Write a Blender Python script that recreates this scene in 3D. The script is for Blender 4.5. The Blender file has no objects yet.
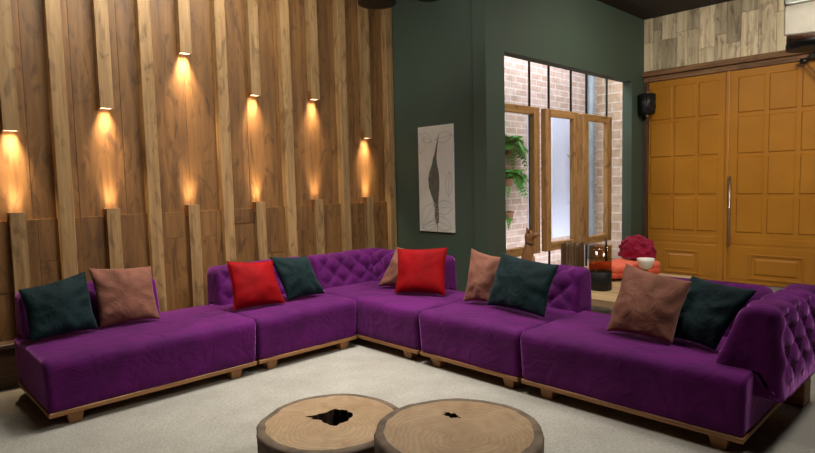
import bpy, bmesh, math, random
from mathutils import Vector, Matrix, noise
random.seed(7)
PI = math.pi
scene = bpy.context.scene
COL = scene.collection

# ------------------------------------------------------------------ materials
def srgb(r, g, b):
    def f(c):
        c /= 255.0
        return c/12.92 if c <= .04045 else ((c+.055)/1.055)**2.4
    return (f(r), f(g), f(b), 1)

class NT:
    def __init__(s, name):
        s.m = bpy.data.materials.new(name); s.m.use_nodes = True
        s.t = s.m.node_tree; s.n = s.t.nodes; s.l = s.t.links
        s.n.clear()
        s.out = s.n.new('ShaderNodeOutputMaterial')
        s.b = s.n.new('ShaderNodeBsdfPrincipled')
        s.l.new(s.b.outputs[0], s.out.inputs[0])
    def new(s, typ, **k):
        n = s.n.new(typ)
        for a, v in k.items(): setattr(n, a, v)
        return n
    def coord(s, scale=(1, 1, 1), kind='Object', off=None):
        c = s.new('ShaderNodeTexCoord'); mp = s.new('ShaderNodeMapping')
        mp.inputs['Scale'].default_value = scale
        s.l.new(c.outputs[kind], mp.inputs['Vector'])
        if off is not None: s.l.new(off, mp.inputs['Location'])
        return mp.outputs[0]
    def noise(s, vec, scale=5, detail=4, rough=.55, dist=0):
        n = s.new('ShaderNodeTexNoise')
        n.inputs['Scale'].default_value = scale; n.inputs['Detail'].default_value = detail
        n.inputs['Roughness'].default_value = rough; n.inputs['Distortion'].default_value = dist
        if vec is not None: s.l.new(vec, n.inputs['Vector'])
        return n.outputs['Fac']
    def ramp(s, fac, stops):
        r = s.new('ShaderNodeValToRGB'); e = r.color_ramp.elements
        while len(e) < len(stops): e.new(.5)
        for i, (p, c) in enumerate(stops): e[i].position = p; e[i].color = c
        s.l.new(fac, r.inputs['Fac'])
        return r.outputs['Color']
    def mix(s, a, b, fac, mode='MIX'):
        n = s.new('ShaderNodeMix', data_type='RGBA', blend_type=mode)
        for i, v in ((0, fac), (6, a), (7, b)):
            if hasattr(v, 'is_output'): s.l.new(v, n.inputs[i])
            else: n.inputs[i].default_value = v
        return n.outputs[2]
    def bump(s, h, strength=.3, dist=.01):
        b = s.new('ShaderNodeBump'); b.inputs['Strength'].default_value = strength
        b.inputs['Distance'].default_value = dist
        s.l.new(h, b.inputs['Height']); s.l.new(b.outputs[0], s.b.inputs['Normal'])
    def set(s, **k):
        names = dict(color='Base Color', rough='Roughness', metal='Metallic', sheen='Sheen Weight', sheen_rough='Sheen Roughness',
                     sheen_tint='Sheen Tint', spec='Specular IOR Level', coat='Coat Weight', trans='Transmission Weight', alpha='Alpha')
        for a, v in k.items():
            i = s.b.inputs[names[a]]
            if hasattr(v, 'is_output'): s.l.new(v, i)
            else: i.default_value = v
        return s

def plain(name, c, rough=.6, metal=0, var=.12, scale=6, bump=0):
    t = NT(name); v = t.coord()
    f = t.noise(v, scale, 5)
    d = tuple(x*(1-var) for x in c[:3])+(1,); l = tuple(min(1, x*(1+var)) for x in c[:3])+(1,)
    t.set(color=t.ramp(f, [(.3, d), (.7, l)]), rough=rough, metal=metal)
    if bump: t.bump(t.noise(v, scale*12, 3), bump, .004)
    return t.m

def wood(name, dark, mid, light, axis='Z', grain=14, rough=.55, tone=False, bump=.25, knots=True, lo=.74, hi=1.22):
    t = NT(name)
    off = None; tn = None
    if tone:
        a = t.new('ShaderNodeAttribute', attribute_name='tone')
        vm = t.new('ShaderNodeVectorMath', operation='SCALE'); vm.inputs[3].default_value = 37.0
        t.l.new(a.outputs['Color'], vm.inputs[0]); off = vm.outputs[0]; tn = a.outputs['Color']
    sc = {'X': (.9, grain, grain), 'Y': (grain, .9, grain), 'Z': (grain, grain, .9)}[axis]
    v = t.coord(sc, off=off)
    f = t.noise(v, 1.6, 8, .6, .5)
    c = t.ramp(f, [(.28, dark), (.5, mid), (.74, light)])
    if knots:
        s2 = {'X': (1.6, 5, 5), 'Y': (5, 1.6, 5), 'Z': (5, 5, 1.6)}[axis]
        k = t.noise(t.coord(s2, off=off), 1.5, 2, .5, 2.5)
        c = t.mix(c, t.ramp(k, [(.3, (.45, .42, .4, 1)), (.46, (1, 1, 1, 1))]), .75, 'MULTIPLY')
    if tone:
        hsv = t.new('ShaderNodeSeparateColor'); t.l.new(tn, hsv.inputs[0])
        r = t.ramp(hsv.outputs[0], [(0, (lo, lo*.97, lo*.93, 1)), (.5, (1, .98, .95, 1)), (1, (hi, hi*.98, hi*.95, 1))])
        c = t.mix(c, r, 1.0, 'MULTIPLY')
    t.set(color=c, rough=rough)
    if bump: t.bump(f, bump, .006)
    return t.m

def velvet(name, c, sheen, st, wr=.35, rough=.75):
    t = NT(name); v = t.coord((1, 1, 1))
    f = t.noise(v, 3.5, 5, .6, .6)
    d = tuple(x*.66 for x in c[:3])+(1,); l = tuple(min(1, x*1.35) for x in c[:3])+(1,)
    t.set(color=t.ramp(f, [(.3, d), (.72, l)]), rough=rough, sheen=sheen, sheen_rough=.4, sheen_tint=st, spec=.15)
    h = t.noise(v, 7, 4, .55, 1.4)
    t.bump(h, wr, .03)
    return t.m

M = {}
M['slat'] = wood('batten_wood', srgb(126, 98, 60), srgb(154, 122, 80), srgb(178, 146, 100), tone=True, grain=18, bump=.12)
M['plank'] = wood('wall_plank_wood', srgb(96, 66, 35), srgb(122, 86, 45), srgb(142, 103, 57), tone=True, grain=11, bump=.1)
M['skirt'] = wood('skirting_wood', srgb(62, 44, 30), srgb(88, 64, 44), srgb(112, 84, 58), axis='X', tone=False)
M['plinth'] = wood('plinth_wood', srgb(116, 76, 40), srgb(150, 102, 58), srgb(176, 126, 78), axis='X', grain=20, knots=False)
M['oak'] = wood('frame_oak', srgb(148, 108, 62), srgb(174, 132, 82), srgb(192, 152, 102), grain=16, tone=True)
M['oak_x'] = wood('frame_oak_rail', srgb(148, 108, 62), srgb(174, 132, 82), srgb(192, 152, 102), axis='X', grain=16, tone=True)
M['pallet'] = wood('pallet_wood', srgb(154, 136, 112), srgb(204, 187, 156), srgb(226, 212, 184), grain=12, tone=True, rough=.8, lo=.5, hi=1.35)
M['doorframe'] = wood('door_frame_wood', srgb(92, 62, 38), srgb(124, 88, 56), srgb(150, 112, 76), axis='Y', grain=14)
M['jamb'] = wood('door_jamb_wood', srgb(60, 38, 24), srgb(84, 56, 36), srgb(104, 74, 50), grain=14)
M['table'] = wood('table_wood', srgb(140, 110, 76), srgb(176, 146, 104), srgb(196, 168, 126), axis='Y', grain=10, knots=False)
M['darkwood'] = wood('dark_pendant_wood', srgb(60, 38, 24), srgb(92, 60, 36), srgb(116, 80, 50), grain=10)
M['stick'] = wood('driftwood', srgb(74, 54, 36), srgb(112, 86, 60), srgb(148, 120, 88), tone=True)
M['figure'] = wood('figurine_wood', srgb(84, 54, 28), srgb(128, 84, 44), srgb(158, 110, 62), grain=20, knots=False)
M['green'] = plain('green_wall_paint', srgb(64, 79, 66), .7, var=.05, scale=1.5, bump=.08)
M['ceil'] = plain('dark_ceiling', srgb(46, 38, 34), .8, var=.1)
M['floor'] = plain('grey_floor', srgb(140, 136, 126), .7, var=.08, scale=2.5, bump=.05)
M['offwall'] = plain('plain_wall_paint', srgb(120, 112, 100), .8)
M['black'] = plain('black_plastic', srgb(14, 15, 16), .5)
M['steel'] = plain('dark_steel', srgb(52, 48, 44), .4, .7)
M['chrome'] = plain('brushed_steel', srgb(178, 160, 138), .3, .9, var=.05)
M['brass'] = plain('brass_clip', srgb(196, 140, 78), .35, .8)
M['white'] = plain('white_ceramic', srgb(232, 226, 214), .4, var=.04)
M['terracotta'] = plain('pot_clay', srgb(124, 84, 60), .8)
M['fern'] = plain('fern_green', srgb(66, 140, 48), .55, var=.45, scale=9)
M['orchid'] = plain('orchid_petal', srgb(190, 60, 170), .5, var=.15)
M['orchidleaf'] = plain('pale_leaf', srgb(168, 172, 158), .6)
M['panel'] = plain('lavender_panel', srgb(218, 224, 246), .5, var=.03)
M['pipe'] = plain('bluish_pipe', srgb(136, 150, 156), .5)
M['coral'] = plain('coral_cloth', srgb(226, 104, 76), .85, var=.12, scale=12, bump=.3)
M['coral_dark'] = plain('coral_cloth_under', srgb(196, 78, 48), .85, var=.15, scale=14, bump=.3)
M['burgundy'] = velvet('burgundy_cloth', srgb(142, 22, 54), .3, (.9, .4, .5, 1))
M['ink'] = plain('drawing_ink', srgb(98, 86, 76), .7, var=.3, scale=20)
M['inkgreen'] = plain('drawing_ink_green', srgb(82, 100, 84), .7, var=.2, scale=20)
M['inkpale'] = plain('drawing_ink_pale', srgb(160, 158, 150), .7)
M['canvas'] = plain('print_paper', srgb(206, 204, 194), .7, var=.06, scale=4)
M['cream'] = plain('cream_shade_fabric', srgb(234, 224, 202), .8, var=.08, scale=18)
M['lace'] = plain('grey_shade_trim', srgb(160, 160, 150), .8, var=.3, scale=40)
M['purple'] = velvet('purple_velvet', srgb(82, 13, 84), .6, (.84, .28, .88, 1))
M['redcloth'] = velvet('red_cloth', srgb(144, 1, 9), .04, (1, .4, .4, 1), .08)
M['greenvelvet'] = velvet('dark_green_velvet', srgb(18, 38, 40), .2, (.4, .6, .58, 1), .5)
M['brownvelvet'] = velvet('dusty_brown_velvet', srgb(132, 86, 70), .3, (.9, .75, .65, 1), .4)

def ochre():
    t = NT('ochre_door_paint'); v = t.coord((1, 1, 1))
    f = t.noise(v, 2, 4)
    t.set(color=t.ramp(f, [(.3, srgb(164, 106, 22)), (.7, srgb(178, 118, 28))]), rough=.42)
    t.bump(t.noise(t.coord((30, 30, 3)), 4, 3), .05, .003)
    return t.m
M['ochre'] = ochre()

def carpet():
    t = NT('pale_carpet'); v = t.coord()
    f = t.noise(v, 3, 4); g = t.noise(v, 70, 3, .7)
    c = t.ramp(f, [(.3, srgb(164, 160, 149)), (.7, srgb(180, 176, 166))])
    c = t.mix(c, t.ramp(g, [(.3, (.66, .66, .64, 1)), (.68, (1, 1, 1, 1))]), .9, 'MULTIPLY')
    t.set(color=c, rough=.95, spec=.05); t.bump(g, .5, .006)
    return t.m
M['carpet'] = carpet()

def brick(name, axis, w, h, cols, mortar):
    t = NT(name)
    c = t.new('ShaderNodeTexCoord'); s = t.new('ShaderNodeSeparateXYZ'); k = t.new('ShaderNodeCombineXYZ')
    t.l.new(c.outputs['Object'], s.inputs[0])
    t.l.new(s.outputs[axis], k.inputs[0]); t.l.new(s.outputs['Z'], k.inputs[1])
    b = t.new('ShaderNodeTexBrick')
    b.inputs['Scale'].default_value = 1; b.inputs['Brick Width'].default_value = w; b.inputs['Row Height'].default_value = h
    b.inputs['Mortar Size'].default_value = h*.09; b.inputs['Mortar Smooth'].default_value = .3; b.inputs['Bias'].default_value = -.1
    b.inputs['Color1'].default_value = cols[0]; b.inputs['Color2'].default_value = cols[1]; b.inputs['Mortar'].default_value = mortar
    t.l.new(k.outputs[0], b.inputs['Vector'])
    n = t.noise(t.coord(), 9, 5)
    col = t.mix(b.outputs['Color'], t.ramp(n, [(.3, (.78, .72, .68, 1)), (.7, (1.1, 1.06, 1.04, 1))]), 1.0, 'MULTIPLY')
    t.set(color=col, rough=.9); t.bump(b.outputs['Fac'], -.4, .01)
    return t.m
M['brick'] = brick('whitewashed_brick', 'X', .28, .098, (srgb(208, 188, 180), srgb(188, 164, 150)), srgb(224, 216, 212))
M['brick2'] = brick('tan_block', 'Y', .34, .165, (srgb(204, 182, 158), srgb(186, 164, 138)), srgb(216, 206, 192))

def log_top():
    t = NT('log_cut_face')
    v = t.coord()
    n = t.new('ShaderNodeTexNoise'); n.inputs['Scale'].default_value = 3; n.inputs['Detail'].default_value = 3
    t.l.new(v, n.inputs['Vector'])
    ad = t.new('ShaderNodeVectorMath', operation='MULTIPLY_ADD')
    t.l.new(n.outputs['Color'], ad.inputs[0]); ad.inputs[1].default_value = (.16, .16, 0); t.l.new(v, ad.inputs[2])
    w = t.new('ShaderNodeTexWave', wave_type='RINGS', rings_direction='Z')
    w.inputs['Scale'].default_value = 13; w.inputs['Distortion'].default_value = 3.5; w.inputs['Detail'].default_value = 3; w.inputs['Detail Scale'].default_value = 2.5
    t.l.new(ad.outputs[0], w.inputs['Vector'])
    base = t.ramp(w.outputs['Fac'], [(0, srgb(164, 137, 104)), (.5, srgb(172, 145, 111)), (1, srgb(176, 150, 117))])
    bl = t.noise(v, 6, 5, .6, 1.5)
    base = t.mix(base, t.ramp(bl, [(.3, (.74, .66, .56, 1)), (.65, (1.05, 1.04, 1.02, 1))]), .9, 'MULTIPLY')
    t.set(color=base, rough=.5); t.bump(w.outputs['Fac'], .12, .003)
    return t.m
M['logtop'] = log_top()
M['bark'] = plain('log_bark', srgb(112, 96, 78), .85, var=.4, scale=14, bump=.8)
M['hollow'] = plain('charred_hollow', srgb(58, 38, 22), .9, var=.5, scale=20, bump=.6)

def glass(name, tint, gloss=.06):
    t = NT(name); t.n.remove(t.b)
    tr = t.new('ShaderNodeBsdfTransparent'); tr.inputs[0].default_value = tint
    gl = t.new('ShaderNodeBsdfGlossy'); gl.inputs['Roughness'].default_value = .03
    mx = t.new('ShaderNodeMixShader'); mx.inputs[0].default_value = gloss
    t.l.new(tr.outputs[0], mx.inputs[1]); t.l.new(gl.outputs[0], mx.inputs[2]); t.l.new(mx.outputs[0], t.out.inputs[0])
    return t.m
M['glass'] = glass('clear_window_glass', (.97, .98, .98, 1), .03)
M['amber'] = glass('smoked_amber_glass', (.76, .62, .46, 1), .05)

def emit(name, c, s):
    t = NT(name); t.b.inputs['Emission Color'].default_value = c; t.b.inputs['Emission Strength'].default_value = s
    t.set(color=(.8, .8, .8, 1)); return t.m
M['led'] = emit('warm_led', srgb(255, 214, 160), 5)

# ------------------------------------------------------------------ object helpers
def tag(o, label=None, cat=None, group=None, kind=None):
    for k, v in (('label', label), ('category', cat), ('group', group), ('kind', kind)):
        if v: o[k] = v
    return o
def obj(name, bm, m, parent=None, smooth=False, loc=None, recalc=True):
    if recalc: bmesh.ops.recalc_face_normals(bm, faces=bm.faces)
    me = bpy.data.meshes.new(name); bm.to_mesh(me); bm.free()
    if smooth:
        for p in me.polygons: p.use_smooth = True
    o = bpy.data.objects.new(name, me); COL.objects.link(o)
    if m: me.materials.append(M[m] if isinstance(m, str) else m)
    if parent: o.parent = parent
    if loc: o.location = loc
    return o
def thing(name, label, cat, loc=(0, 0, 0), rz=0, group=None):
    o = bpy.data.objects.new(name, None); COL.objects.link(o); o.empty_display_size = .1
    o.location = loc; o.rotation_euler = (0, 0, rz)
    return tag(o, label, cat, group)
def struct(o): o['kind'] = 'structure'; return o
def B(): return bmesh.new()
def box(bm, x0, x1, y0, y1, z0, z1, bev=0, seg=2, tone=None, mat=None):
    t = bmesh.new()
    vs = [t.verts.new((x, y, z)) for x in (x0, x1) for y in (y0, y1) for z in (z0, z1)]
    for f in ((0, 1, 3, 2), (4, 6, 7, 5), (0, 4, 5, 1), (2, 3, 7, 6), (0, 2, 6, 4), (1, 5, 7, 3)): t.faces.new([vs[i] for i in f])
    if bev: bmesh.ops.bevel(t, geom=t.edges[:], offset=bev, segments=seg, affect='EDGES', profile=.5)
    if mat: bmesh.ops.transform(t, matrix=mat, verts=t.verts)
    merge(bm, t, tone)
def merge(bm, t, tone=None):
    lay = None
    if tone is not None: lay = bm.verts.layers.float_color.get('tone') or bm.verts.layers.float_color.new('tone')
    mp = {}
    for v in t.verts:
        mp[v] = bm.verts.new(v.co)
        if lay: mp[v][lay] = (tone, tone, tone, 1)
    for f in t.faces:
        try:
            nf = bm.faces.new([mp[v] for v in f.verts]); nf.smooth = f.smooth
        except ValueError: pass
    t.free()
def tube(bm, pts, rad, n=8, cap=True):
    pts = [Vector(p) for p in pts]; rings = []
    for i, p in enumerate(pts):
        d = (pts[min(i+1, len(pts)-1)]-pts[max(i-1, 0)]).normalized()
        a = d.orthogonal().normalized() if i == 0 else (prev - d*prev.dot(d)).normalized()
        prev = a; b = d.cross(a); r = rad[i] if hasattr(rad, '__len__') else rad
        rings.append([bm.verts.new(p+(a*math.cos(2*PI*k/n)+b*math.sin(2*PI*k/n))*r) for k in range(n)])
    for q in range(len(rings)-1):
        for k in range(n): bm.faces.new((rings[q][k], rings[q][(k+1) % n], rings[q+1][(k+1) % n], rings[q+1][k]))
    if cap:
        bm.faces.new(rings[0][::-1]); bm.faces.new(rings[-1])
def lathe(bm, prof, n=32, c=(0, 0), close=True):
    rings = []
    for r, z in prof: rings.append([bm.verts.new((c[0]+r*math.cos(2*PI*k/n), c[1]+r*math.sin(2*PI*k/n), z)) for k in range(n)])
    for q in range(len(rings)-1):
        for k in range(n): bm.faces.new((rings[q][k], rings[q][(k+1) % n], rings[q+1][(k+1) % n], rings[q+1][k]))
    if close: bm.faces.new(rings[0][::-1]); bm.faces.new(rings[-1])
def rpoly(pts, rads, n=7):
    out = []
    N = len(pts)
    for i in range(N):
        p = Vector(pts[i]); a = Vector(pts[i-1])-p; b = Vector(pts[(i+1) % N])-p
        r = rads[i]
        ang = a.angle(b); d = r/math.tan(ang/2); d = min(d, a.length*.49, b.length*.49); r2 = d*math.tan(ang/2)
        a.normalize(); b.normalize()
        cc = p+(a+b).normalized()*(r2/math.sin(ang/2))
        s = p+a*d-cc; e = p+b*d-cc
        th0 = math.atan2(s.y, s.x); th1 = math.atan2(e.y, e.x); dt = (th1-th0+PI) % (2*PI)-PI
        for k in range(n+1): out.append((cc.x+r2*math.cos(th0+dt*k/n), cc.y+r2*math.sin(th0+dt*k/n)))
    return out
def resample(poly, n):
    L = [0]
    P = poly+[poly[0]]
    for i in range(len(poly)): L.append(L[-1]+math.dist(P[i], P[i+1]))
    out = []; j = 0
    for k in range(n):
        s = L[-1]*k/n
        while L[j+1] < s: j += 1
        f = (s-L[j])/max(1e-9, L[j+1]-L[j])
        out.append((P[j][0]+(P[j+1][0]-P[j][0])*f, P[j][1]+(P[j+1][1]-P[j][1])*f))
    return out, L[-1]
def sweep(poly, L, nl, npf, cap=.03, disp=None, flare=None):
    """closed (y,z) profile swept along x with softened ends; disp(x, s, y, z, normal) moves a point out or in"""
    pr, per = resample(poly, npf)
    area = sum(pr[i][0]*pr[(i+1) % npf][1]-pr[(i+1) % npf][0]*pr[i][1] for i in range(npf))
    sg = 1 if area > 0 else -1
    nor = []
    for i in range(npf):
        a = pr[i-1]; b = pr[(i+1) % npf]; d = Vector((b[0]-a[0], b[1]-a[1])).normalized()
        nor.append((d.y*sg, -d.x*sg))
    # stations: (x, inset)
    st = [(cap*(1-math.cos(PI/2*k/4)) , cap*(1-math.sin(PI/2*k/4))) for k in range(5)]
    S = [(x, i) for x, i in st]
    for k in range(1, nl): S.append((cap+(L-2*cap)*k/nl, 0))
    S += [(L-x, i) for x, i in reversed(st)]
    bm = B(); rings = []
    for x, ins in S:
        ring = []
        for i in range(npf):
            y, z = pr[i]; d = -ins
            if disp: d += disp(x, per*i/npf, y, z, nor[i])
            yy, zz = y+nor[i][0]*d, z+nor[i][1]*d
            xx = x
            if flare: xx, yy, zz = flare(xx, yy, zz)
            ring.append(bm.verts.new((xx, yy, zz)))
        rings.append(ring)
    for q in range(len(rings)-1):
        for k in range(npf): bm.faces.new((rings[q][k], rings[q][(k+1) % npf], rings[q+1][(k+1) % npf], rings[q+1][k]))
    for ring in (rings[0], rings[-1]):
        c = sum((v.co for v in ring), Vector())/npf
        prev = ring
        for f in (.8, .4):
            cur = [bm.verts.new(c+(v.co-c)*f) for v in ring]
            for k in range(npf): bm.faces.new((prev[k], prev[(k+1) % npf], cur[(k+1) % npf], cur[k]))
            prev = cur
        bm.faces.new(prev)
    return bm

# ------------------------------------------------------------------ key positions (metres, camera above the origin)
WY = 5.13      # front of the battens
WB = 5.21      # plank face between them
AX = 4.796     # art wall
NY = 3.726     # window wall
DX = 8.519     # door wall
CZ = 3.74      # ceiling

# ------------------------------------------------------------------ room shell
bm = B(); box(bm, -4, 10.2, -4, 5.4, -.1, 0); struct(obj('floor', bm, 'floor'))
bm = B(); box(bm, -4, 4.95, -4, 5.4, CZ, CZ+.1); box(bm, 4.95, 8.9, -4, NY+.14, CZ, CZ+.1); struct(obj('ceiling', bm, 'ceil'))
# slat wall backing: planks of differing tone, a lower lining that stands a little proud
bm = B()
x = -1.6
while x < AX-.001:
    w = random.choice((.28, .33, .36)); x1 = min(x+w, AX)
    box(bm, x, x1-.003, WB+random.uniform(0, .006), 5.4, 1.235, CZ, tone=random.uniform(.25, .75))
    x = x1
x = -1.6
while x < AX-.001:
    w = random.choice((.15, .19, .235)); x1 = min(x+w, AX)
    zs = random.uniform(.6, 1.1)
    box(bm, x, x1-.002, WB-.03+random.uniform(0, .006), 5.4, 0, zs-.002, tone=random.uniform(.25, .85))
    box(bm, x, x1-.002, WB-.03+random.uniform(0, .006), 5.4, zs, 1.235, tone=random.uniform(.25, .85))
    x = x1
struct(obj('wall_slats', bm, 'plank'))
bm = B(); box(bm, -4, -1.6, WB, 5.4, 0, CZ); struct(obj('wall_slats_end', bm, 'offwall'))
# full height battens
i = 0
for xa in (-.88, -.2, .505, 1.178, 1.862, 2.548, 3.25, 3.975, 4.682):
    i += 1
    bm = B(); box(bm, xa, xa+.107, WY, WB+.02, 0, CZ, .004, 1, tone=random.uniform(.55, .95))
    struct(obj('trim_%d' % i, bm, 'slat'))
bm = B()
box(bm, -1.6, 2.2, 5.06, WB, 0, .30, .006, 1); box(bm, -1.6, 2.2, 5.04, WB, .30, .335, .005, 1)
struct(obj('baseboard_slats', bm, 'skirt'))
# art wall with a shallow pilaster by the corner, window wall, door wall
bm = B(); box(bm, AX, 4.95, NY+.14, 5.4, 0, CZ); box(bm, AX-.025, AX, NY+.001, 3.90, 0, CZ, .004, 1); struct(obj('wall_art', bm, 'green'))
bm = B()
box(bm, AX-.024, 5.09, NY, NY+.14, 0, CZ); box(bm, 5.09, 8.12, NY, NY+.14, 2.82, CZ); box(bm, 8.12, 10.15, NY, NY+.14, 0, CZ)
struct(obj('wall_window', bm, 'green'))
bm = B()
box(bm, DX+.06, DX+.25, -4, NY, 0, CZ); struct(obj('wall_door', bm, 'offwall'))
bm = B(); y = NY
while y > -1:
    w = random.choice((.13, .15, .17, .2)); zs = random.uniform(3.12, 3.62)
    for za, zb in ((2.985, zs), (zs+.004, CZ)):
        box(bm, DX-.005-random.uniform(0, .012), DX+.07, y-w+.004, y, za, zb, tone=random.choice((.12, .3, .5, .62, .75, .9)))
    y -= w
struct(obj('wall_pallet', bm, 'pallet'))
bm = B(); box(bm, -4, -3.9, -4, 5.4, 0, CZ); struct(obj('wall_left', bm, 'offwall'))
bm = B(); box(bm, -4, 8.9, -4.1, -4, 0, CZ); struct(obj('wall_back', bm, 'offwall'))
# door surround
bm = B()
box(bm, DX-.03, DX+.06, -.2, NY, 2.835, 2.905, .006, 1); box(bm, DX-.075, DX+.06, -.2, NY, 2.91, 2.985, .008, 1)
struct(obj('trim_20', bm, 'doorframe'))
bm = B(); box(bm, DX-.03, DX+.06, NY-.07, NY, 0, 2.835, .006, 1); struct(obj('trim_21', bm, 'jamb'))

def door(name, ya, yb, cols, kick):
    """leaf between ya (far) and yb (near), 4 rows of raised panels and a framed kick panel"""
    bm = B()
    box(bm, DX, DX+.05, yb+.003, ya-.003, .01, 2.83)
    rows = ((2.272, 2.74), (1.738, 2.225), (1.198, 1.695), (.69, 1.155))
    def raised(y0, y1, z0, z1, d, bev):
        t = bmesh.new()
        vs = [t.verts.new(p) for p in ((DX, y0, z0), (DX, y1, z0), (DX, y1, z1), (DX, y0, z1))]
        ws = [t.verts.new(p) for p in ((DX-d, y0+bev, z0+bev), (DX-d, y1-bev, z0+bev), (DX-d, y1-bev, z1-bev), (DX-d, y0+bev, z1-bev))]
        t.faces.new(ws)
        for k in range(4): t.faces.new((vs[k], vs[(k+1) % 4], ws[(k+1) % 4], ws[k]))
        merge(bm, t)
    for c0, c1 in cols:
        for z0, z1 in rows: raised(c1, c0, z0, z1, .016, .014)
    raised(yb+.10, ya-.04, .53, .62, .006, .006)
    raised(yb+.10, ya-.04, .06, .50, .006, .006)
    k0, k1 = kick
    for a in ((k1-.05, k0+.05, .075, .10), (k1-.05, k0+.05, .385, .41), (k1-.05, k1-.03, .1, .385), (k0+.03, k0+.05, .1, .385)):
        box(bm, DX-.024, DX, a[0], a[1], a[2], a[3], .006, 2)
    raised(k1, k0, .125, .36, .022, .03)
    o = obj(name, bm, 'ochre'); o['kind'] = 'structure'; return o
d1 = door('door_1', 3.654, 2.60, ((3.625, 3.32), (3.287, 2.995), (2.962, 2.70)), (3.36, 2.99))
d2 = door('door_2', 2.575, 1.37, ((2.47, 2.157), (2.112, 1.809), (1.76, 1.46)), (2.25, 1.74))
bm = B(); box(bm, DX-.022, DX+.04, 2.565, 2.612, .01, 2.832, .008, 2); obj('center_strip', bm, 'ochre', d1)
bm = B(); tube(bm, [(DX-.06, 2.535, .50), (DX-.06, 2.535, 1.44)], .016, 12)
for z in (.62, 1.32): tube(bm, [(DX-.06, 2.535, z), (DX+.005, 2.535, z)], .01, 8)
tag(obj('pull_handle', bm, 'chrome', d2, True), 'long brushed steel pull handle')

# ------------------------------------------------------------------ batten lamps on the slat wall
LX = (.905, 1.575, 2.262, 2.945, 3.65, 4.37)
DZ = (1.905, 2.118, 2.655, 2.343, 2.362, 1.978)
UZ = 1.297
wd = ('at the far left edge of the plank wall', 'above the left purple sofa, second from the left', 'highest of all, its end close to the ceiling',
      'left of the two equal ones, above the second sofa', 'above the corner sofa, second from the right', 'shortest light slot, nearest the green wall')
wu = ('at the far left edge, above the dark green pillow', 'rising behind the brown pillow of the left sofa', 'in the gap between the left sofa and the second sofa backs',
      'rising behind the red pillow of the second sofa', 'rising behind the tufted corner where two sofa backs meet', 'nearest the green wall, above the corner sofa')
def glow(loc, up, e):
    l = bpy.data.lights.new('batten_glow', 'AREA'); l.energy = e; l.shape = 'RECTANGLE'; l.size = .08; l.size_y = .055; l.color = (1, .75, .48); l.spread = 1.02
    o = bpy.data.objects.new('batten_glow', l); COL.objects.link(o); o.location = loc
    o.rotation_euler = (PI-.08, 0, 0) if up else (.08, 0, 0); return o
for k in range(6):
    for up in (0, 1):
        z = UZ if up else DZ[k]
        cx = LX[k]
        t = thing('batten_uplight' if up else 'batten_downlight',
                  ('short wooden batten uplight ' if up else 'wooden batten downlight ')+(wu if up else wd)[k], 'wall light',
                  (cx, WY, z), 0, 'batten uplights on the plank wall' if up else 'batten downlights on the plank wall')
        bm = B(); a, b = (-z, 0) if up else (0, CZ-z)
        tn = random.uniform(.5, .95)
        box(bm, -.052, .052, 0, .008, a, b, tone=tn); box(bm, -.052, -.042, .008, .075, a, b, tone=tn); box(bm, .042, .052, .008, .075, a, b, tone=tn)
        e0, e1 = (a, b-.03) if up else (a+.03, b)
        box(bm, -.042, .042, .008, .07, e0, e1, tone=tn)
        obj('batten', bm, 'slat', t)
        bm = B(); s = -.012 if up else .003
        box(bm, -.042, .042, .009, .07, s, s+.008); obj('led_strip', bm, 'led', t)
        bm = B(); box(bm, -.058, -.053, .02, .06, -.10 if up else -.02, .0 if up else .085); obj('mounting_clip', bm, 'brass', t)
        glow((cx, WY+.042, z+.006 if up else z-.001), up, 1.0 if up else (2.7 if k != 2 else 4.2))

# ------------------------------------------------------------------ window frames, posts, glass, courtyard
FY0, FY1 = 3.906, 3.981
def frame(n, x0, x1, sl, sr, z0=.56, z1=2.32):
    root = bpy.data.objects.new('window_%d' % n, None); COL.objects.link(root); root['kind'] = 'structure'
    for a, b in ((x0, x0+sl), (x1-sr, x1)):
        bm = B(); box(bm, a, b, FY0, FY1, z0, z1, .006, 1, tone=random.uniform(.4, .75)); obj('stile', bm, 'oak', root)
    for a, b in ((z0, z0+.10), (z1-.09, z1)):
        bm = B(); box(bm, x0+sl, x1-sr, FY0+.004, FY1, a, b, .005, 1, tone=random.uniform(.4, .75)); obj('rail', bm, 'oak_x', root)
    bm = B(); box(bm, x0+sl, x1-sr, FY1-.03, FY1-.024, z0+.1, z1-.09); obj('pane', bm, 'glass', root)
frame(1, 5.02, 6.04, .115, .115)
frame(2, 6.172, 6.962, .118, .112)
frame(3, 7.085, 7.886, .14, .118)
wn = bpy.data.objects.new('window_4', None); COL.objects.link(wn); wn['kind'] = 'structure'
for xx in (6.03, 6.46, 7.0, 7.41, 8.0):
    bm = B(); box(bm, xx-.008, xx+.008, 4.035, 4.06, 0, 3.2); obj('steel_post', bm, 'steel', wn)
bm = B(); box(bm, 5.09, 8.12, 4.0, 4.006, 2.33, 3.2); obj('transom_pane', bm, 'glass', wn)
CY = 5.22; SX = 9.95
bm = B(); box(bm, 4.95, SX+.2, CY, CY+.15, -.1, 4.4); struct(obj('wall_courtyard', bm, 'brick'))
bm = B(); box(bm, SX, SX+.2, NY+.14, CY, -.1, 4.4); struct(obj('wall_courtyard_side', bm, 'brick2'))
bm = B(); tube(bm, [(9.62, CY-.06, 0), (9.62, CY-.06, 4.3)], .06, 14); tag(obj('drain_pipe', bm, 'pipe', None, True), 'bluish grey drain pipe in the corner of the brick courtyard', 'pipe')
bm = B(); box(bm, 8.39, 9.01, CY-.03, CY, .48, 2.54, .004, 1); tag(obj('wall_panel', bm, 'panel'), 'tall pale lavender panel on the brick behind the middle window', 'panel')
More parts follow.
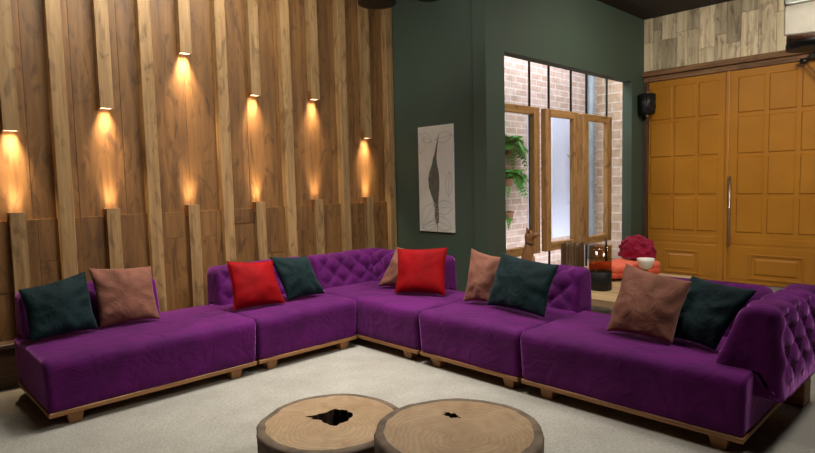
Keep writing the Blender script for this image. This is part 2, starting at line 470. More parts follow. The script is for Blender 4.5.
bm = B(); box(bm, 7.70, 7.775, CY-.03, CY, .5, 2.5, .004, 1); tag(obj('wall_strip', bm, 'panel'), 'narrow white strip on the brick beside the ferns', 'panel')

def frond(bm, base, az, L, rise, droop, n=13, w=.075):
    pts = []
    for k in range(n+1):
        s = k/n
        r = L*s*(1-.15*s); z = rise*s-droop*s*s
        pts.append(Vector((base[0]+r*math.cos(az), base[1]+r*math.sin(az)*(.02 if math.sin(az) > 0 else .6), base[2]+z)))
    tube(bm, pts, [.004*(1-.7*k/n) for k in range(n+1)], 4)
    sd = Vector((-math.sin(az), math.cos(az), 0))
    for k in range(1, n+1):
        p = pts[k]; d = (pts[k]-pts[k-1]).normalized(); wl = w*(math.sin(PI*min(1, .12+.88*k/n))**.7+.1)
        for sgn in (-1, 1):
            tip = p+sd*sgn*wl+d*wl*.55-Vector((0, 0, wl*.25)); m = (p+tip)/2; q = d*.011
            bm.faces.new([bm.verts.new(v) for v in (p-q, m-q*1.4+Vector((0, 0, .008)), tip, m+q*1.4+Vector((0, 0, .008)), p+q)])
for k, (z, nf, lab) in enumerate(((1.87, 22, 'topmost green fern in a clay wall pot behind the left window'),
                                  (1.40, 26, 'middle bushy green fern in a clay wall pot behind the left window'),
                                  (.90, 5, 'lowest clay wall pot with sparse hanging fern behind the left window'))):
    t = thing('potted_fern', lab, 'potted plant', (7.10, CY-.080, z), 0, 'ferns on the courtyard wall')
    bm = B(); lathe(bm, [(.055, -.03), (.07, .07), (.078, .07), (.078, .09), (.066, .09), (.06, .06)], 20)
    obj('pot', bm, 'terracotta', t, True)
    bm = B()
    for q in range(nf):
        az = 2*PI*q/nf+random.uniform(-.2, .2)
        if k == 2: frond(bm, (0, 0, .08), az, random.uniform(.08, .14), .06, random.uniform(.2, .34), w=.04)
        else: frond(bm, (0, 0, .08), az, random.uniform(.38, .66), random.uniform(.2, .5), random.uniform(.15, .62), w=.10)
    for v in bm.verts: v.co.y = min(v.co.y, .07)
    obj('foliage', bm, 'fern', t, recalc=False)
t = thing('orchid', 'purple orchid with pale leaves hanging before the lavender panel', 'plant', (8.93, CY-.070, 1.3))
bm = B(); tube(bm, [(.02, .03, -.35), (.03, .02, 0), (.0, 0, .3), (-.05, -.01, .52), (-.13, -.01, .56)], [.01, .009, .007, .006, .004], 7); obj('stem', bm, 'orchidleaf', t, True)
bm = B()
for (px, pz, s) in ((-.03, .42, .055), (.0, .33, .05), (.02, .24, .045), (.03, .46, .04)):
    for a in range(5):
        th = 2*PI*a/5+px*9
        c = Vector((px+math.cos(th)*s*.7, -.03, pz+math.sin(th)*s*.7))
        u = Vector((math.cos(th), 0, math.sin(th)))*s*.6; w = Vector((-math.sin(th), 0, math.cos(th)))*s*.42
        bm.faces.new([bm.verts.new(c+u*math.cos(q*PI/4)+w*math.sin(q*PI/4)+Vector((0, -.012*abs(math.cos(q*PI/4)), 0))) for q in range(8)])
obj('flowers', bm, 'orchid', t, recalc=False)
bm = B()
for (x0, z0, x1, z1) in ((0, .5, -.2, .57), (.02, .56, -.09, .66), (.03, -.1, -.1, -.0), (.03, -.2, -.07, -.02), (.03, -.3, -.1, -.36), (.04, -.15, .12, 0), (.03, -.25, .1, -.4), (.02, 0, -.06, .1)):
    a = Vector((x0, 0, z0)); b = Vector((x1, -.02, z1)); d = b-a; w = Vector((-d.z, 0, d.x)).normalized()*.022
    bm.faces.new([bm.verts.new(v) for v in (a, a+d*.35+w, a+d*.7+w*.8, b, a+d*.7-w*.8, a+d*.35-w)])
obj('leaves', bm, 'orchidleaf', t, recalc=False)

# ------------------------------------------------------------------ art print
t = thing('art_print', 'tall white botanical print of a dark seed pod on the green wall', 'picture', (AX, 4.457, 1.487))
bm = B(); box(bm, -.022, -.001, -.268, .268, -.598, .598, .003, 1); obj('canvas', bm, 'canvas', t)
def inkshape(pts, x): # pts: (right, up); right = towards the camera = -y
    b = B(); b.faces.new([b.verts.new((x, -p[0], p[1])) for p in pts]); return b
def ribbon(bm, pts, w, x):
    for i in range(len(pts)-1):
        a, b = Vector(pts[i]), Vector(pts[i+1]); d = (b-a); n = Vector((-d.y, d.x)).normalized()*w/2
        bm.faces.new([bm.verts.new((x, -q.x, q.y)) for q in (a+n, b+n, b-n, a-n)])
cen = [(.065, .51), (.045, .44), (.022, .35), (.0, .25), (-.012, .16), (-.016, .08), (-.018, .0), (-.015, -.1), (-.01, -.18), (.0, -.26), (.006, -.33), (.01, -.42), (.016, -.5)]
wl = [.002, .007, .013, .022, .045, .08, .098, .09, .062, .036, .03, .032, .018]
wr = [.002, .006, .012, .02, .04, .065, .075, .07, .055, .035, .03, .032, .02]
obj('pod_drawing', inkshape([(c[0]-a, c[1]) for c, a in zip(cen, wl)]+[(c[0]+a, c[1]) for c, a in reversed(list(zip(cen, wr)))], -.0228), 'ink', t)
bm = B()
for f, w in ((-.62, .03), (.1, .012), (.7, .012)):
    ribbon(bm, [(c[0]+f*(a if f < 0 else b), c[1]) for c, a, b in list(zip(cen, wl, wr))[3:10]], w, -.0233)
obj('pod_highlight', bm, 'inkgreen', t)
bm = B(); ribbon(bm, [(.012, -.48), (.018, -.585)], .008, -.0232); obj('pod_stalk', bm, 'ink', t)
def leafline(cx, cy, L, W, ang):
    bm = B()
    for sg in (-1, 1):
        pts = []
        for k in range(15):
            s = k/14; u = (s-.5)*L; v = sg*W*math.sin(PI*s)
            pts.append((cx+u*math.cos(ang)-v*math.sin(ang), cy+u*math.sin(ang)+v*math.cos(ang)))
        ribbon(bm, [p for p in pts if abs(p[0]) < .262 and abs(p[1]) < .59], .006, -.0231)
    ribbon(bm, [p for p in [(cx+(s/14-.5)*L*math.cos(ang), cy+(s/14-.5)*L*math.sin(ang)) for s in range(15)] if abs(p[0]) < .262 and abs(p[1]) < .59], .005, -.0231)
    obj('leaf_drawing', bm, 'inkpale', t)
for a in ((.13, .46, .26, .06, .15), (-.14, .47, .22, .05, -.5), (.12, -.32, .30, .08, .1), (-.12, -.40, .34, .09, .9), (.1, -.5, .3, .07, -.35), (-.2, .38, .2, .04, 1.2), (.2, -.06, .28, .05, 1.5), (-.1, -.53, .26, .05, .25)):
    leafline(*a)

# ------------------------------------------------------------------ floor covering
bm = B(); box(bm, -3, 3.55, -2.5, 4.39, 0.001, .012, .004, 1); tag(obj('rug', bm, 'carpet'), 'large pale grey carpet under the sofas and log tables', 'rug')

# ------------------------------------------------------------------ sofas
SEAT = .44; D = .87; IN = .655; OUT = .96
def plush(x, s, y, z, n):
    p = Vector((x*3.1, y*3.1, z*3.1+s))
    return .006*noise.noise(p)+.003*noise.noise(p*3)
def tuft(face, x0, x1, z0, z1, pitch=.155, rows=.135, depth=.036):
    """diamond tufting on faces whose normal looks towards `face` (-1 inner, +1 outer) or up"""
    def f(x, s, y, z, n):
        d = plush(x, s, y, z, n)
        if n[0]*face < .25 and not (n[1] > .5): return d
        if n[0]*face < -.1: return d
        m = min(1, max(0, (x-x0)/.05))*min(1, max(0, (x1-x)/.05))*min(1, max(0, (z-z0)/.06))*min(1, max(0, n[0]*face*2.2+.15))
        a = (x/pitch+z/rows)/1.0; b = (x/pitch-z/rows)/1.0
        h = (abs(math.sin(PI*a/1))*abs(math.sin(PI*b/1)))**.45
        return d-depth*(1-h)*m*1.15+.016*m
    return f
def backprof(th=.31, zt=.76, zb=.31, lean=.095, y0=0):
    return rpoly([(y0, SEAT-.09), (lean, zt-.02), (lean+.09, zt), (th-.01, zt-.01), (th+.012, zb), (y0, SEAT-.135)],
                 [.01, .1, .1, .085, .02, .01])
def button_at(parent, mesh, p, axis_y):
    o = bpy.data.objects.new('button', mesh); COL.objects.link(o); o.parent = parent; o.location = p
    o.rotation_euler = (0, 0, 0)
bb = B(); bmesh.ops.create_uvsphere(bb, u_segments=10, v_segments=6, radius=.013); bmesh.ops.scale(bb, vec=(1, .5, 1), verts=bb.verts)
for f in bb.faces: f.smooth = True
BUT = bpy.data.meshes.new('button'); bb.to_mesh(BUT); bb.free(); BUT.materials.append(M['purple'])

def backrest(parent, L, mat4, zt=.76, face=-1, name='backrest', both=False, pitch=.21, rows=.19, lean=.095, y0=0, drop=0):
    prof = backprof(zt=zt, lean=lean, y0=y0, zb=.31 if not both else .285)
    fn = tuft(face, .03, L-.03, SEAT+.0, zt, pitch, rows)
    if both:
        f2 = tuft(1, .03, L-.03, .36, zt, pitch, rows)
        def fn(x, s, y, z, n, a=fn if False else tuft(-1, .03, L-.03, SEAT, zt, pitch, rows)):
            return a(x, s, y, z, n) if n[0] < 0 else f2(x, s, y, z, n)
    bm = sweep(prof, L, int(L/.018), 84, .05, fn)
    for v in bm.verts: v.co.z -= drop*(1-v.co.x/L)
    bmesh.ops.transform(bm, matrix=mat4, verts=bm.verts)
    o = obj(name, bm, 'purple', parent, True)
    # covered buttons sunk where the creases cross
    for sd in ((-1, 1) if both else (face,)):
        i0 = 0
        for jz in range(1, 12):
            z = jz*rows/2
            if not (SEAT+.07 if sd < 0 else .38) < z < zt-.07: continue
            for ix in range(0, int(L/pitch*2)+2):
                if (ix+jz) % 2: continue
                xx = ix*pitch/2
                if not .08 < xx < L-.08: continue
                yy = (lean*(z-(SEAT-.06))/(zt-SEAT+.04)+.027) if sd < 0 else (.31-.027+.01*(zt-z)/.4)
                button_at(o, BUT, mat4 @ Vector((xx, yy, z-drop*(1-xx/L))), 0)
    return o
def legmesh():
    bm = B()
    v = [bm.verts.new((sx*w, sy*w, z)) for z, w in ((0.013, .036), (.088, .05)) for sx, sy in ((-1, -1), (1, -1), (1, 1), (-1, 1))]
    bm.faces.new(v[3::-1]); bm.faces.new(v[4:])
    for k in range(4): bm.faces.new((v[k], v[(k+1) % 4], v[4+(k+1) % 4], v[4+k]))
    bmesh.ops.bevel(bm, geom=bm.edges[:], offset=.003, segments=1, affect='EDGES'); bmesh.ops.recalc_face_normals(bm, faces=bm.faces)
    me = bpy.data.meshes.new('leg'); bm.to_mesh(me); bm.free(); me.materials.append(M['plinth']); return me
LEG = legmesh()
def sofa(label, origin, rz, L, depth, legs, x_in=0):
    t = thing('sofa_module', label, 'sofa', origin, rz, 'purple velvet sofa modules')
    prof = rpoly([(0, .110), (-.012, SEAT), (depth, SEAT), (depth, .110)], [.012, .055, .04, .012])
    def fl(x, y, z):
        k = (z-.118)/(SEAT-.118)
        x2 = x+(x/L-.5)*2*.012*k
        cr = .012*max(0, k-.8)/.2*math.sin(PI*min(1, max(0, x/L)))*math.sin(PI*min(1, max(0, y/depth)))
        return x2, y, z+cr
    obj('seat', sweep(prof, L, int(L/.03), 72, .03, plush, fl), 'purple', t, True)
    bm = B(); box(bm, .0, L, .0, depth, .084, .114, .004, 1); obj('plinth', bm, 'plinth', t)
    for x in legs:
        for y in (.075, depth-.09):
            o = bpy.data.objects.new('leg', LEG); COL.objects.link(o); o.parent = t; o.location = (x, y, 0)
    return t
TM = lambda x, y: Matrix.Translation((x, y, 0))
FA = 3.93; FB = 3.176
s1 = sofa('purple velvet chaise sofa at far left with dark green and brown pillows', (.775, FA, 0), 0, 1.39, D, (.15, 1.235))
backrest(s1, .93, TM(.025, IN))
s2 = sofa('purple velvet sofa module by the plank wall holding red and dark green pillows', (2.187, FA, 0), 0, .965, D, (.13, .85))
backrest(s2, .935, TM(.035, IN))
s3 = sofa('purple velvet corner sofa module tufted on two sides, between the plank and green walls', (FB, 4.80, 0), -PI/2, 1.60, D, (.45, 1.45))
backrest(s3, 1.19, TM(.02, IN))
backrest(s3, .80, Matrix.Translation((.29, .02, 0)) @ Matrix.Rotation(PI/2, 4, 'Z') , name='side_backrest')
s4 = sofa('purple velvet sofa module in front of the window holding brown and large green pillows', (FB, 3.172, 0), -PI/2, .93, D, (.14, .83))
backrest(s4, .77, TM(.17, IN+.06))
s5 = sofa('purple velvet chaise sofa at right with a tufted arm nearest the camera', (FB, 2.214, 0), -PI/2, 1.347, D, (.175, 1.22))
backrest(s5, .88, TM(.365, IN+.02))
# the arm at the near end: stands across the seat, profile facing the front
am = Matrix.Translation((1.165, 1.14, 0)) @ Matrix.Rotation(-PI/2, 4, 'Z')
backrest(s5, 1.02, am, zt=.79, name='arm_rest', both=True, pitch=.25, rows=.2, lean=.125, y0=-.045, drop=.03)
bm = B(); box(bm, 1.29, 1.41, 1.0, 1.16, .001, .33, .006, 1); obj('rear_post', bm, 'plinth', s5)

# ------------------------------------------------------------------ pillows
def pillow(name, label, mat, q, th=.085, seed=0, trim=False, group=None):
    wk = .35 if trim else 1.0
    bl, br, tr, tl = [Vector(p) for p in q]
    c = (bl+br+tr+tl)/4
    n = ((br-bl).cross(tl-bl)).normalized()
    if n.dot(Vector((0, 0, 1.45))-c) < 0: n = -n
    t = thing(name, label, 'pillow', (c.x, c.y, c.z-.2), 0, group); off = Vector((c.x, c.y, c.z-.2))
    N = 30; bm = B(); fr = []; bk = []
    def pos(u, v):
        uu = u*(1-.075*(1-v*v)*abs(u)**3); vv = v*(1-.075*(1-u*u)*abs(v)**3)
        a, b = (uu+1)/2, (vv+1)/2
        return bl*(1-a)*(1-b)+br*a*(1-b)+tr*a*b+tl*(1-a)*b
    for i in range(N+1):
        fr.append([]); bk.append([])
        for j in range(N+1):
            u, v = -1+2*i/N, -1+2*j/N
            u = math.sin(u*PI/2); v = math.sin(v*PI/2)
            p = pos(u, v)
            e = (max(0, (1-u*u))*max(0, (1-v*v)))**.42
            r = math.hypot(u, v); ph = math.atan2(v, u)
            wv = wk*.010*math.sin(ph*9+seed*1.7+2*noise.noise(Vector((u*2, v*2, seed))))*min(1, r*.9)*e + wk*.014*noise.noise(Vector((u*2.2, v*2.2, seed*5.3)))*e
            dd = .018*noise.noise(Vector((u*1.3, v*1.3, seed*3.1+8)))
            edge = i in (0, N) or j in (0, N)
            f = bm.verts.new(p-off+n*(th*e+wv+dd)); fr[-1].append(f)
            bk[-1].append(f if edge else bm.verts.new(p-off-n*(th*.55*e-dd)))
    for g in (fr, bk):
        for i in range(N):
            for j in range(N):
                vs = [g[i][j], g[i+1][j], g[i+1][j+1], g[i][j+1]]
                bm.faces.new(vs if g is fr else vs[::-1])
    obj('cover', bm, mat, t, True)
    if trim:
        pts = []
        for k in range(120):
            s = k/30; side = int(s); w = (s-side)*2-1
            u, v = ((w, -1), (1, w), (-w, 1), (-1, -w))[side]
            pts.append(pos(u, v)-off+n*.018*noise.noise(Vector((u*1.3, v*1.3, seed*3.1+8))))
        bm = B()
        for p in pts:
            s = bmesh.new(); bmesh.ops.create_icosphere(s, subdivisions=1, radius=.0085, matrix=Matrix.Translation(p)); merge(bm, s)
        tag(obj('bobble_trim', bm, mat, t, True), 'red bobble trim along the edge')
    return t
PQ = {'g1': ((0.791, 4.391, 0.465), (1.216, 4.453, 0.465), (1.19, 4.581, 0.871), (0.764, 4.498, 0.805)),
'b2': ((1.236, 4.475, 0.465), (1.641, 4.423, 0.465), (1.642, 4.55, 0.857), (1.22, 4.613, 0.887)),
'r3': ((2.171, 4.275, 0.465), (2.588, 4.198, 0.465), (2.56, 4.316, 0.813), (2.189, 4.394, 0.84)),
'g4': ((2.654, 4.241, 0.465), (3.05, 4.252, 0.465), (2.941, 4.354, 0.81), (2.575, 4.377, 0.845)),
'r6': ((3.492, 3.789, 0.465), (3.707, 3.376, 0.465), (3.817, 3.441, 0.862), (3.598, 3.85, 0.847)),
'b5': ((3.597, 4.142, 0.465), (3.763, 3.685, 0.465), (3.857, 3.702, 0.828), (3.736, 4.01, 0.842)),
'b7': ((3.579, 3.054, 0.465), (3.677, 2.813, 0.465), (3.829, 2.821, 0.823), (3.717, 3.075, 0.892)),
'g8': ((3.602, 2.829, 0.465), (3.526, 2.247, 0.465), (3.64, 2.201, 0.837), (3.728, 2.78, 0.881)),
'b9': ((3.469, 1.755, 0.465), (3.44, 1.326, 0.465), (3.566, 1.263, 0.825), (3.62, 1.694, 0.896)),
'g10': ((3.579, 1.430, 0.465), (3.469, 1.10, 0.465), (3.543, 0.915, 0.82), (3.7, 1.305, 0.84))}
GP = 'scatter pillows on the purple sofas'
pillow('pillow', 'dark green velvet pillow at far left of the left chaise sofa', 'greenvelvet', PQ['g1'], .085, 1, group=GP)
pillow('pillow', 'dusty brown velvet pillow on the left chaise beside a dark green one', 'brownvelvet', PQ['b2'], .08, 2, group=GP)
pillow('pillow', 'bright red pillow by the plank wall, left of a dark green one', 'redcloth', PQ['r3'], .07, 3, True, GP)
pillow('pillow', 'dark green velvet pillow right of the red one by the plank wall', 'greenvelvet', PQ['g4'], .075, 4, group=GP)
pillow('pillow', 'brown pillow half hidden behind the red one in the corner', 'brownvelvet', PQ['b5'], .07, 5, group=GP)
pillow('pillow', 'bright red pillow in the corner below the white print', 'redcloth', PQ['r6'], .075, 6, True, GP)
pillow('pillow', 'pinkish brown pillow half behind the large green one before the window', 'brownvelvet', PQ['b7'], .06, 7, group=GP)
pillow('pillow', 'large wide dark green velvet pillow in front of the window', 'greenvelvet', PQ['g8'], .085, 8, group=GP)
pillow('pillow', 'large dusty brown velvet pillow on the right chaise sofa', 'brownvelvet', PQ['b9'], .085, 9, group=GP)
pillow('pillow', 'dark green velvet pillow against the right chaise arm', 'greenvelvet', PQ['g10'], .075, 10, group=GP)

# ------------------------------------------------------------------ log tables
def log(label, c, r, h, hole, seed, hd):
    t = thing('log_table', label, 'coffee table', (c[0], c[1], 0.012), 0, 'log coffee tables on the carpet')
    N = 96; h -= .012
    def rad(th, z=0):
        return r*(1+.035*noise.noise(Vector((math.cos(th)*1.2, math.sin(th)*1.2, seed)))+.02*noise.noise(Vector((math.cos(th)*4, math.sin(th)*4, seed+z*1.5)))+.008*noise.noise(Vector((math.cos(th)*14, math.sin(th)*14, seed+z*3))))
    bm = B(); rings = []
    zs = [0, .02, h*.3, h*.6, h*.85, h-.012, h]
    for k, z in enumerate(zs):
        f = (1.03, 1.03, 1.0, .99, .995, 1.0, .975)[k]
        rings.append([bm.verts.new((rad(2*PI*i/N, z)*f*math.cos(2*PI*i/N), rad(2*PI*i/N, z)*f*math.sin(2*PI*i/N), z)) for i in range(N)])
    inner = []
    for i in range(N):
        th = 2*PI*i/N; q = rad(th, h)*(.885+.012*noise.noise(Vector((math.cos(th)*5, math.sin(th)*5, seed+9))))
        inner.append(bm.verts.new((q*math.cos(th), q*math.sin(th), h+.001)))
    rings.append(inner)
    for a in range(len(rings)-1):
        for i in range(N): bm.faces.new((rings[a][i], rings[a][(i+1) % N], rings[a+1][(i+1) % N], rings[a+1][i]))
    bm.faces.new(rings[0][::-1])
    edge = [v.co.copy() for v in inner]
    obj('bark', bm, 'bark', t, True)
    # cut face with the opening left free
    hc, hr = hole
    hp = []
    for i in range(N):
        th = 2*PI*i/N
        hp.append(Vector((hc[0], hc[1], h+.001))+Vector(hr(th)).to_3d())
    bm = B(); ra = [bm.verts.new(v) for v in hp]; prev = ra
    for f in (.06, .3, .65, 1):
        cur = [bm.verts.new(hp[i].lerp(edge[i], f)) for i in range(N)]
        for i in range(N): bm.faces.new((prev[i], prev[(i+1) % N], cur[(i+1) % N], cur[i]))
        prev = cur
    obj('cut_face', bm, 'logtop', t)
    bm = B(); prev = [bm.verts.new(v) for v in hp]; cc = sum(hp, Vector())/N
    for d, s in ((.03, .96), (.09, .93), (hd, .85)):
        cur = [bm.verts.new(Vector((cc.x+(v.x-cc.x)*s, cc.y+(v.y-cc.y)*s, h-d))) for v in hp]
        for i in range(N): bm.faces.new((prev[i], prev[(i+1) % N], cur[(i+1) % N], cur[i]))
        prev = cur
    bm.faces.new(prev)
    obj('hollow', bm, 'hollow', t, recalc=False)
    return t
# picture right is (0.717,-0.697), depth is (0.70,0.715)
RX = Vector((.717, -.697)); DPT = Vector((.70, .715))
def big_hole(th):
    # wide irregular cavity with a ragged tongue towards picture left
    a = math.cos(th); b = math.sin(th)
    d = RX*a+DPT*b   # keep index angle monotone
    ang = math.atan2(b, a)
    w = 1+.10*math.sin(3*ang+1)+.05*math.sin(7*ang)+.03*math.sin(13*ang+2)
    da = abs(abs(ang)-PI)
    tg = .09*math.exp(-(da/.42)**2)*(1+.25*math.sin(17*ang))
    r = RX*(a*w*.068-tg+.03)+DPT*b*w*.10
    return (r.x, r.y)
def turned(fn):
    off = math.atan2(RX.y, RX.x)
    return lambda th: fn(th-off)
def slit(th):
    a, b = math.cos(th), math.sin(th)
    w = 1+.16*math.sin(5*th+1)+.14*math.sin(9*th)
    ax = (RX*.75-DPT*.66).normalized(); bx = Vector((-ax.y, ax.x))
    r = ax*a*.040*w+bx*b*.021*w
    return (r.x, r.y)
log('lower round log coffee table at left with a large hollow in its top', (1.668, 2.305), .370, .27, ((.025, .03), turned(big_hole)), 3.3, .20)
slo = math.atan2((RX*.75-DPT*.66).y, (RX*.75-DPT*.66).x)
log('taller round log coffee table at right with a small crack in its top', (1.765, 1.545), .352, .42, ((.085, .115), lambda th: slit(th-slo)), 8.1, .06)

# ------------------------------------------------------------------ low table behind the sofas and what stands on it
TZ = .45
t = thing('low_table', 'low pale wooden table behind the right sofas near the doors', 'table', (5.25, 2.62, 0))
bm = B(); box(bm, -.82, .80, -.50, .88, TZ-.075, TZ, .008, 2); obj('tabletop', bm, 'table', t)
for sx, sy in ((-.5, -.40), (.65, -.40), (-.5, .7), (.65, .7)):
    bm = B(); box(bm, sx-.04, sx+.04, sy-.04, sy+.04, 0, TZ-.075, .004, 1); obj('leg', bm, 'darkwood', t)
t = thing('candle_holder', 'amber glass cylinder holder with a black base on the low table', 'candle holder', (4.83, 2.50, TZ))
bm = B(); lathe(bm, [(.1, .165), (.1, .40), (.094, .40), (.094, .165)], 32, close=False); obj('glass_cylinder', bm, 'amber', t, True)
bm = B(); lathe(bm, [(.095, 0), (.1, .008), (.1, .165), (.095, .17)], 32); obj('base', bm, 'black', t, True)
t = thing('stick_vase', 'vase of upright driftwood sticks on the low table', 'vase', (4.80, 2.76, TZ))
bm = B(); lathe(bm, [(.075, 0), (.08, .01), (.08, .36), (.07, .36), (.07, .02)], 24, close=True); obj('vessel', bm, 'darkwood', t, True)
for k in range(24):
    a = 2*PI*k/24; r = .093; hh = .40+random.uniform(-.015, .025)
    bm = B(); w = random.uniform(.009, .013)
    tn = random.uniform(0, 1)
    box(bm, -w, w, -.011, .011, 0, hh, .004, 1, tone=tn, mat=Matrix.Translation((r*math.cos(a), r*math.sin(a), 0)) @ Matrix.Rotation(a+PI/2+random.uniform(-.3, .3), 4, 'Z'))
    obj('stick', bm, 'stick', t)
t = thing('animal_figurine', 'slender carved wooden animal figurine with a dark collar before the window', 'figurine', (4.70, 3.20, TZ), -PI/4)
bm = B()
prof = [(.0, 0), (.07, 0), (.076, .03), (.075, .12), (.068, .2), (.056, .28), (.044, .34), (.036, .38), (.033, .41), (.037, .435), (.042, .455), (.036, .49), (.02, .51), (0.0, .515)]
n = 24; rings = []
for r, z in prof[1:-1]:
    lean = .10*max(0, z-.1)**1.2
    rings.append([bm.verts.new((r*math.cos(2*PI*k/n)*(1.0 if z < .4 else 1.12)+lean, r*.85*math.sin(2*PI*k/n), z)) for k in range(n)])
for a in range(len(rings)-1):
    for k in range(n): bm.faces.new((rings[a][k], rings[a][(k+1) % n], rings[a+1][(k+1) % n], rings[a+1][k]))
bm.faces.new(rings[0][::-1]); bm.faces.new(rings[-1])
tube(bm, [(.05, 0, .455), (.085, 0, .468), (.118, 0, .474), (.125, 0, .474)], [.03, .026, .017, .006], 12)      # muzzle
for sy in (-1, 1): tube(bm, [(.02, sy*.022, .495), (.012, sy*.028, .525), (.006, sy*.03, .545)], [.014, .010, .002], 8)   # ears
for sy in (-1, 1): tube(bm, [(.055, sy*.028, .26), (.07, sy*.03, .14), (.075, sy*.03, .03), (.105, sy*.03, .012)], [.02, .018, .017, .013], 10)   # forelegs
for sy in (-1, 1): tube(bm, [(-.02, sy*.05, .13), (.03, sy*.062, .06), (.06, sy*.06, .02)], [.035, .032, .02], 10)
obj('body', bm, 'figure', t, True)
bm = B(); tube(bm, [(.03+.039*math.cos(2*PI*k/24), .034*math.sin(2*PI*k/24), .385-.012*math.cos(2*PI*k/24)) for k in range(25)], .006, 6); obj('collar', bm, 'black', t, True)

def fold(name, parent, mat, x0, x1, y0, y1, z0, z1, seed):
    bm = B(); nx, ny = 44, 20
    pr = rpoly([(y0, z0), (y0, z1), (y1, z1), (y1, z0)], [.03, .03, .03, .03])
    def dp(x, s, y, z, n): return .02*noise.noise(Vector((x*6, s*5, seed)))+.008*noise.noise(Vector((x*20, s*14, seed)))
    b2 = sweep(pr, x1-x0, 50, 60, .03, dp); bm.free()
    bmesh.ops.translate(b2, vec=(x0, 0, 0), verts=b2.verts)
    b2_min = min(v.co.z for v in b2.verts)
    return obj(name, b2, mat, parent, True)
t = thing('folded_throw', 'coral orange folded throw on the low table beside the amber holder', 'blanket', (5.60, 2.64, TZ+.02), -.30)
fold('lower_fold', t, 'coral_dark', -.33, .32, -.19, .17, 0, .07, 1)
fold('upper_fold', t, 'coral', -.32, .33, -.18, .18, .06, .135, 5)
t = thing('scarf_heap', 'burgundy crumpled scarf heaped on the coral throw', 'scarf', (5.86, 2.62, TZ+.175))
bm = B()
bmesh.ops.create_icosphere(bm, subdivisions=5, radius=1)
for v in bm.verts:
    d = v.co.normalized(); p = d*1.7
    rdg = 1-abs(noise.noise(p+Vector((3, 1, 7))))*2.4
    rd2 = 1-abs(noise.noise(p*2.1+Vector((9, 4, 2))))*2.2
    s = 1+.20*rdg+.10*rd2
    v.co = Vector((d.x*.13*s, d.y*.16*s, max(-.02, d.z*.14*s+.04)))
zmin = min(v.co.z for v in bm.verts)
for v in bm.verts: v.co.z -= zmin
obj('cloth', bm, 'burgundy', t, True)
t = thing('goblet', 'white cup on a turned wooden stem before the burgundy scarf', 'goblet', (5.46, 2.36, TZ))
bm = B(); lathe(bm, [(.05, 0), (.05, .015), (.02, .04), (.016, .09), (.03, .12), (.03, .125)], 24); obj('stem', bm, 'figure', t, True)
bm = B(); lathe(bm, [(.03, .12), (.055, .14), (.078, .20), (.08, .225), (.074, .225), (.07, .20), (.05, .15)], 28); obj('cup', bm, 'white', t, True)

# ------------------------------------------------------------------ speaker, door closer, pendants
t = thing('wall_speaker', 'small black speaker mounted on the green wall beside the door', 'speaker', (8.33, 3.60, 2.5), math.radians(-25))
bm = B()
pr = [(-.095, -.09), (.095, -.09), (.105, .09), (-.105, .09)]
v = [bm.verts.new((x*(1 if z else .86), y, z2)) for z, z2 in ((0, -.15), (1, .15)) for x, y in pr]
bm.faces.new(v[3::-1]); bm.faces.new(v[4:])
for k in range(4): bm.faces.new((v[k], v[(k+1) % 4], v[4+(k+1) % 4], v[4+k]))
bmesh.ops.bevel(bm, geom=bm.edges[:], offset=.018, segments=3, affect='EDGES'); obj('cabinet', bm, 'black', t, True)
bm = B(); lathe(bm, [(.07, 0), (.07, .006), (.06, .012), (.02, .004)], 24); o = obj('driver_cone', bm, 'steel', t, True, (0, -.098, -.04)); o.rotation_euler = (PI/2, 0, 0)
bm = B(); box(bm, -.02, .02, -.02, .02, .15, .175, .004, 1); box(bm, -.02, .02, .08, .16, -.03, .03, .004, 1); box(bm, -.02, .02, -.02, .02, -.18, -.15, .004, 1)
obj('bracket', bm, 'chrome', t)
t = thing('door_closer', 'dark metal door closer above the right orange door', 'door closer', (DX-.06, 1.66, 2.86))
bm = B(); box(bm, -.05, .03, -.22, .02, -.035, .035, .01, 2); obj('body', bm, 'steel', t)
bm = B(); tube(bm, [(-.06, .03, -.05), (-.06, .10, -.05)], .035, 14); obj('hinge_roller', bm, 'steel', t, True)
bm = B(); tube(bm, [(-.05, .06, -.06), (-.04, -.18, -.38)], .012, 8); obj('arm', bm, 'doorframe', t, True)

def drum(label, c, r, h):
    t = thing('drum_pendant', label, 'pendant lamp', c, 0, 'dark wooden drum pendants')
    bm = B(); lathe(bm, [(r*.93, 0), (r, .012), (r, h), (r*.96, h), (r*.9, h*.98)], 40); obj('wood_drum', bm, 'darkwood', t, True)
    bm = B(); lathe(bm, [(r*.70, -.012), (r*1.02, -.012), (r*1.03, .02), (r*.95, .03)], 40); obj('rim', bm, 'black', t, True)
    bm = B(); tube(bm, [(0, 0, h*.9), (0, 0, CZ-c[2])], .006, 8); obj('cable', bm, 'black', t)
drum('dark drum pendant at the top edge before the slat and green wall corner', (3.552, 4.0, 3.085), .17, .1)
drum('dark drum pendant whose rim just shows at the top of the green wall', (3.92, 3.70, 3.135), .11, .1)
drum('brown wooden drum pendant with dark rim below the cream panel at right', (4.03, .79, 2.18), .125, .07)
t = thing('hanging_panel', 'cream fabric panel with grey patterned top border hanging at top right', 'panel', (3.72, .66, 2.19), math.radians(-72))
bm = B(); box(bm, -.195, .30, -.012, .012, 0, .165, .004, 1); obj('fabric', bm, 'cream', t)
bm = B(); box(bm, -.198, .303, -.015, .015, .16, .40, .004, 1)
obj('border', bm, 'lace', t)
bm = B(); tube(bm, [(-.19+.49*k/16, -.018, .158+.012*math.sin(PI*k/16)) for k in range(17)], .006, 6); obj('piping', bm, 'canvas', t, True)
bm = B()
for x in (-.12, .27): tube(bm, [(x, 0, .39), (x, 0, CZ-2.19)], .004, 6)
obj('hanging_wire', bm, 'steel', t)

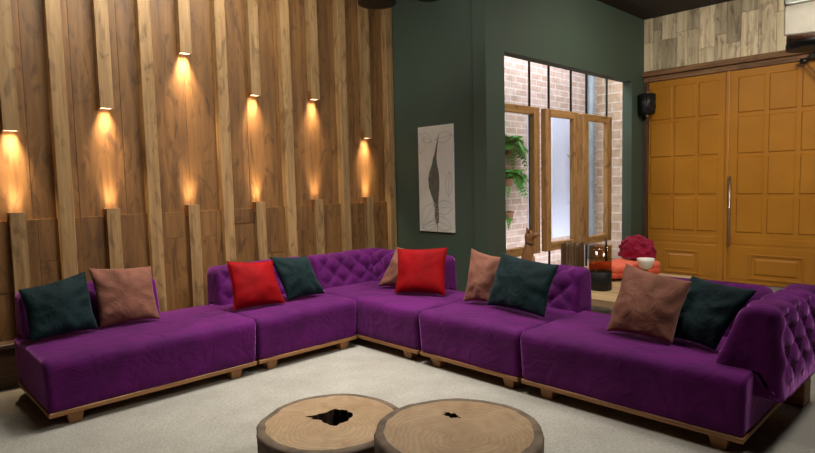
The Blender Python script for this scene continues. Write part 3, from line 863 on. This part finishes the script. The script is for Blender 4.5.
# ------------------------------------------------------------------ lights
def area(name, loc, target, size, e, c=(1, .93, .84), sy=None, spread=None):
    l = bpy.data.lights.new(name, 'AREA'); l.energy = e; l.color = c; l.size = size
    if sy: l.shape = 'RECTANGLE'; l.size_y = sy
    if spread: l.spread = spread
    o = bpy.data.objects.new(name, l); COL.objects.link(o); o.location = loc
    d = Vector(target)-Vector(loc); o.rotation_euler = d.to_track_quat('-Z', 'Y').to_euler(); return o
area('ceiling_light_sofas', (2.6, 3.3, 3.7), (2.6, 3.4, 0), 1.2, 52, (1, .95, .88), 1.0, 1.7)
area('ceiling_light_key', (3.8, .3, 3.68), (3.2, 2.2, .3), 1.0, 62, (1, .95, .88), 1.0, 2.2)
area('ceiling_light_wall', (1.9, 4.05, 3.7), (1.6, 5.2, 2.75), 2.0, 74, (1, .94, .83), .3)
area('ceiling_light_door', (6.4, .5, 3.68), (8.5, 1.6, 1.9), .8, 62, (1, .92, .78))
area('fill_window_frames', (6.2, 2.3, 3.68), (6.6, 4.0, 1.2), .6, 22, (1, .92, .78), .4, 2.6)  # added fill that lifts the timber frames, no known ceiling lamp
area('ceiling_light_column', (3.9, 2.4, 3.68), (5.0, 3.8, 2.0), .4, 14, (1, .96, .9))
area('fill_print', (3.2, 4.0, 3.68), (4.79, 4.4, 1.5), .6, 15, (1, .96, .9), None, 2.6)  # invented lamp, brightens the print on the dim art wall
area('fill_panel_door', (1.2, -1.6, 3.68), (6.5, 1.2, 2.2), .4, 26, (1, .95, .86), None, .9)  # added fill behind the camera for hanging panel, door and pallet wall
area('courtyard_sky', (7.4, 4.5, 4.35), (7.6, 4.75, 0), 4.6, 230, (.95, .95, 1), .8)
area('fill_courtyard_brick', (7.6, 4.5, .06), (7.6, 5.22, 1.3), 3.6, 32, (.93, .93, 1), .12)  # made-up strip at floor level, added to brighten the courtyard brick
w = bpy.data.worlds.new('World'); scene.world = w; w.use_nodes = True
bg = w.node_tree.nodes['Background']; bg.inputs[0].default_value = (.72, .82, 1, 1); bg.inputs[1].default_value = .5

# ------------------------------------------------------------------ camera
cam = bpy.data.cameras.new('camera'); cam.sensor_width = 36; cam.lens = 576.0/815*36; cam.clip_end = 100
co = bpy.data.objects.new('camera', cam); COL.objects.link(co)
yaw, pitch, roll = 0.769172277, 0.0752961975, -0.0230270801
fw = Vector((math.sin(yaw)*math.cos(pitch), math.cos(yaw)*math.cos(pitch), -math.sin(pitch)))
rt = Vector((math.cos(yaw), -math.sin(yaw), 0)); up = rt.cross(fw)
r2 = rt*math.cos(roll)+up*math.sin(roll); u2 = -rt*math.sin(roll)+up*math.cos(roll)
co.matrix_world = Matrix(((r2.x, u2.x, -fw.x, 0), (r2.y, u2.y, -fw.y, 0), (r2.z, u2.z, -fw.z, 1.45), (0, 0, 0, 1)))
scene.camera = co
scene.view_settings.view_transform = 'Standard'; scene.view_settings.look = 'None'
scene.view_settings.exposure = 0; scene.view_settings.gamma = 1
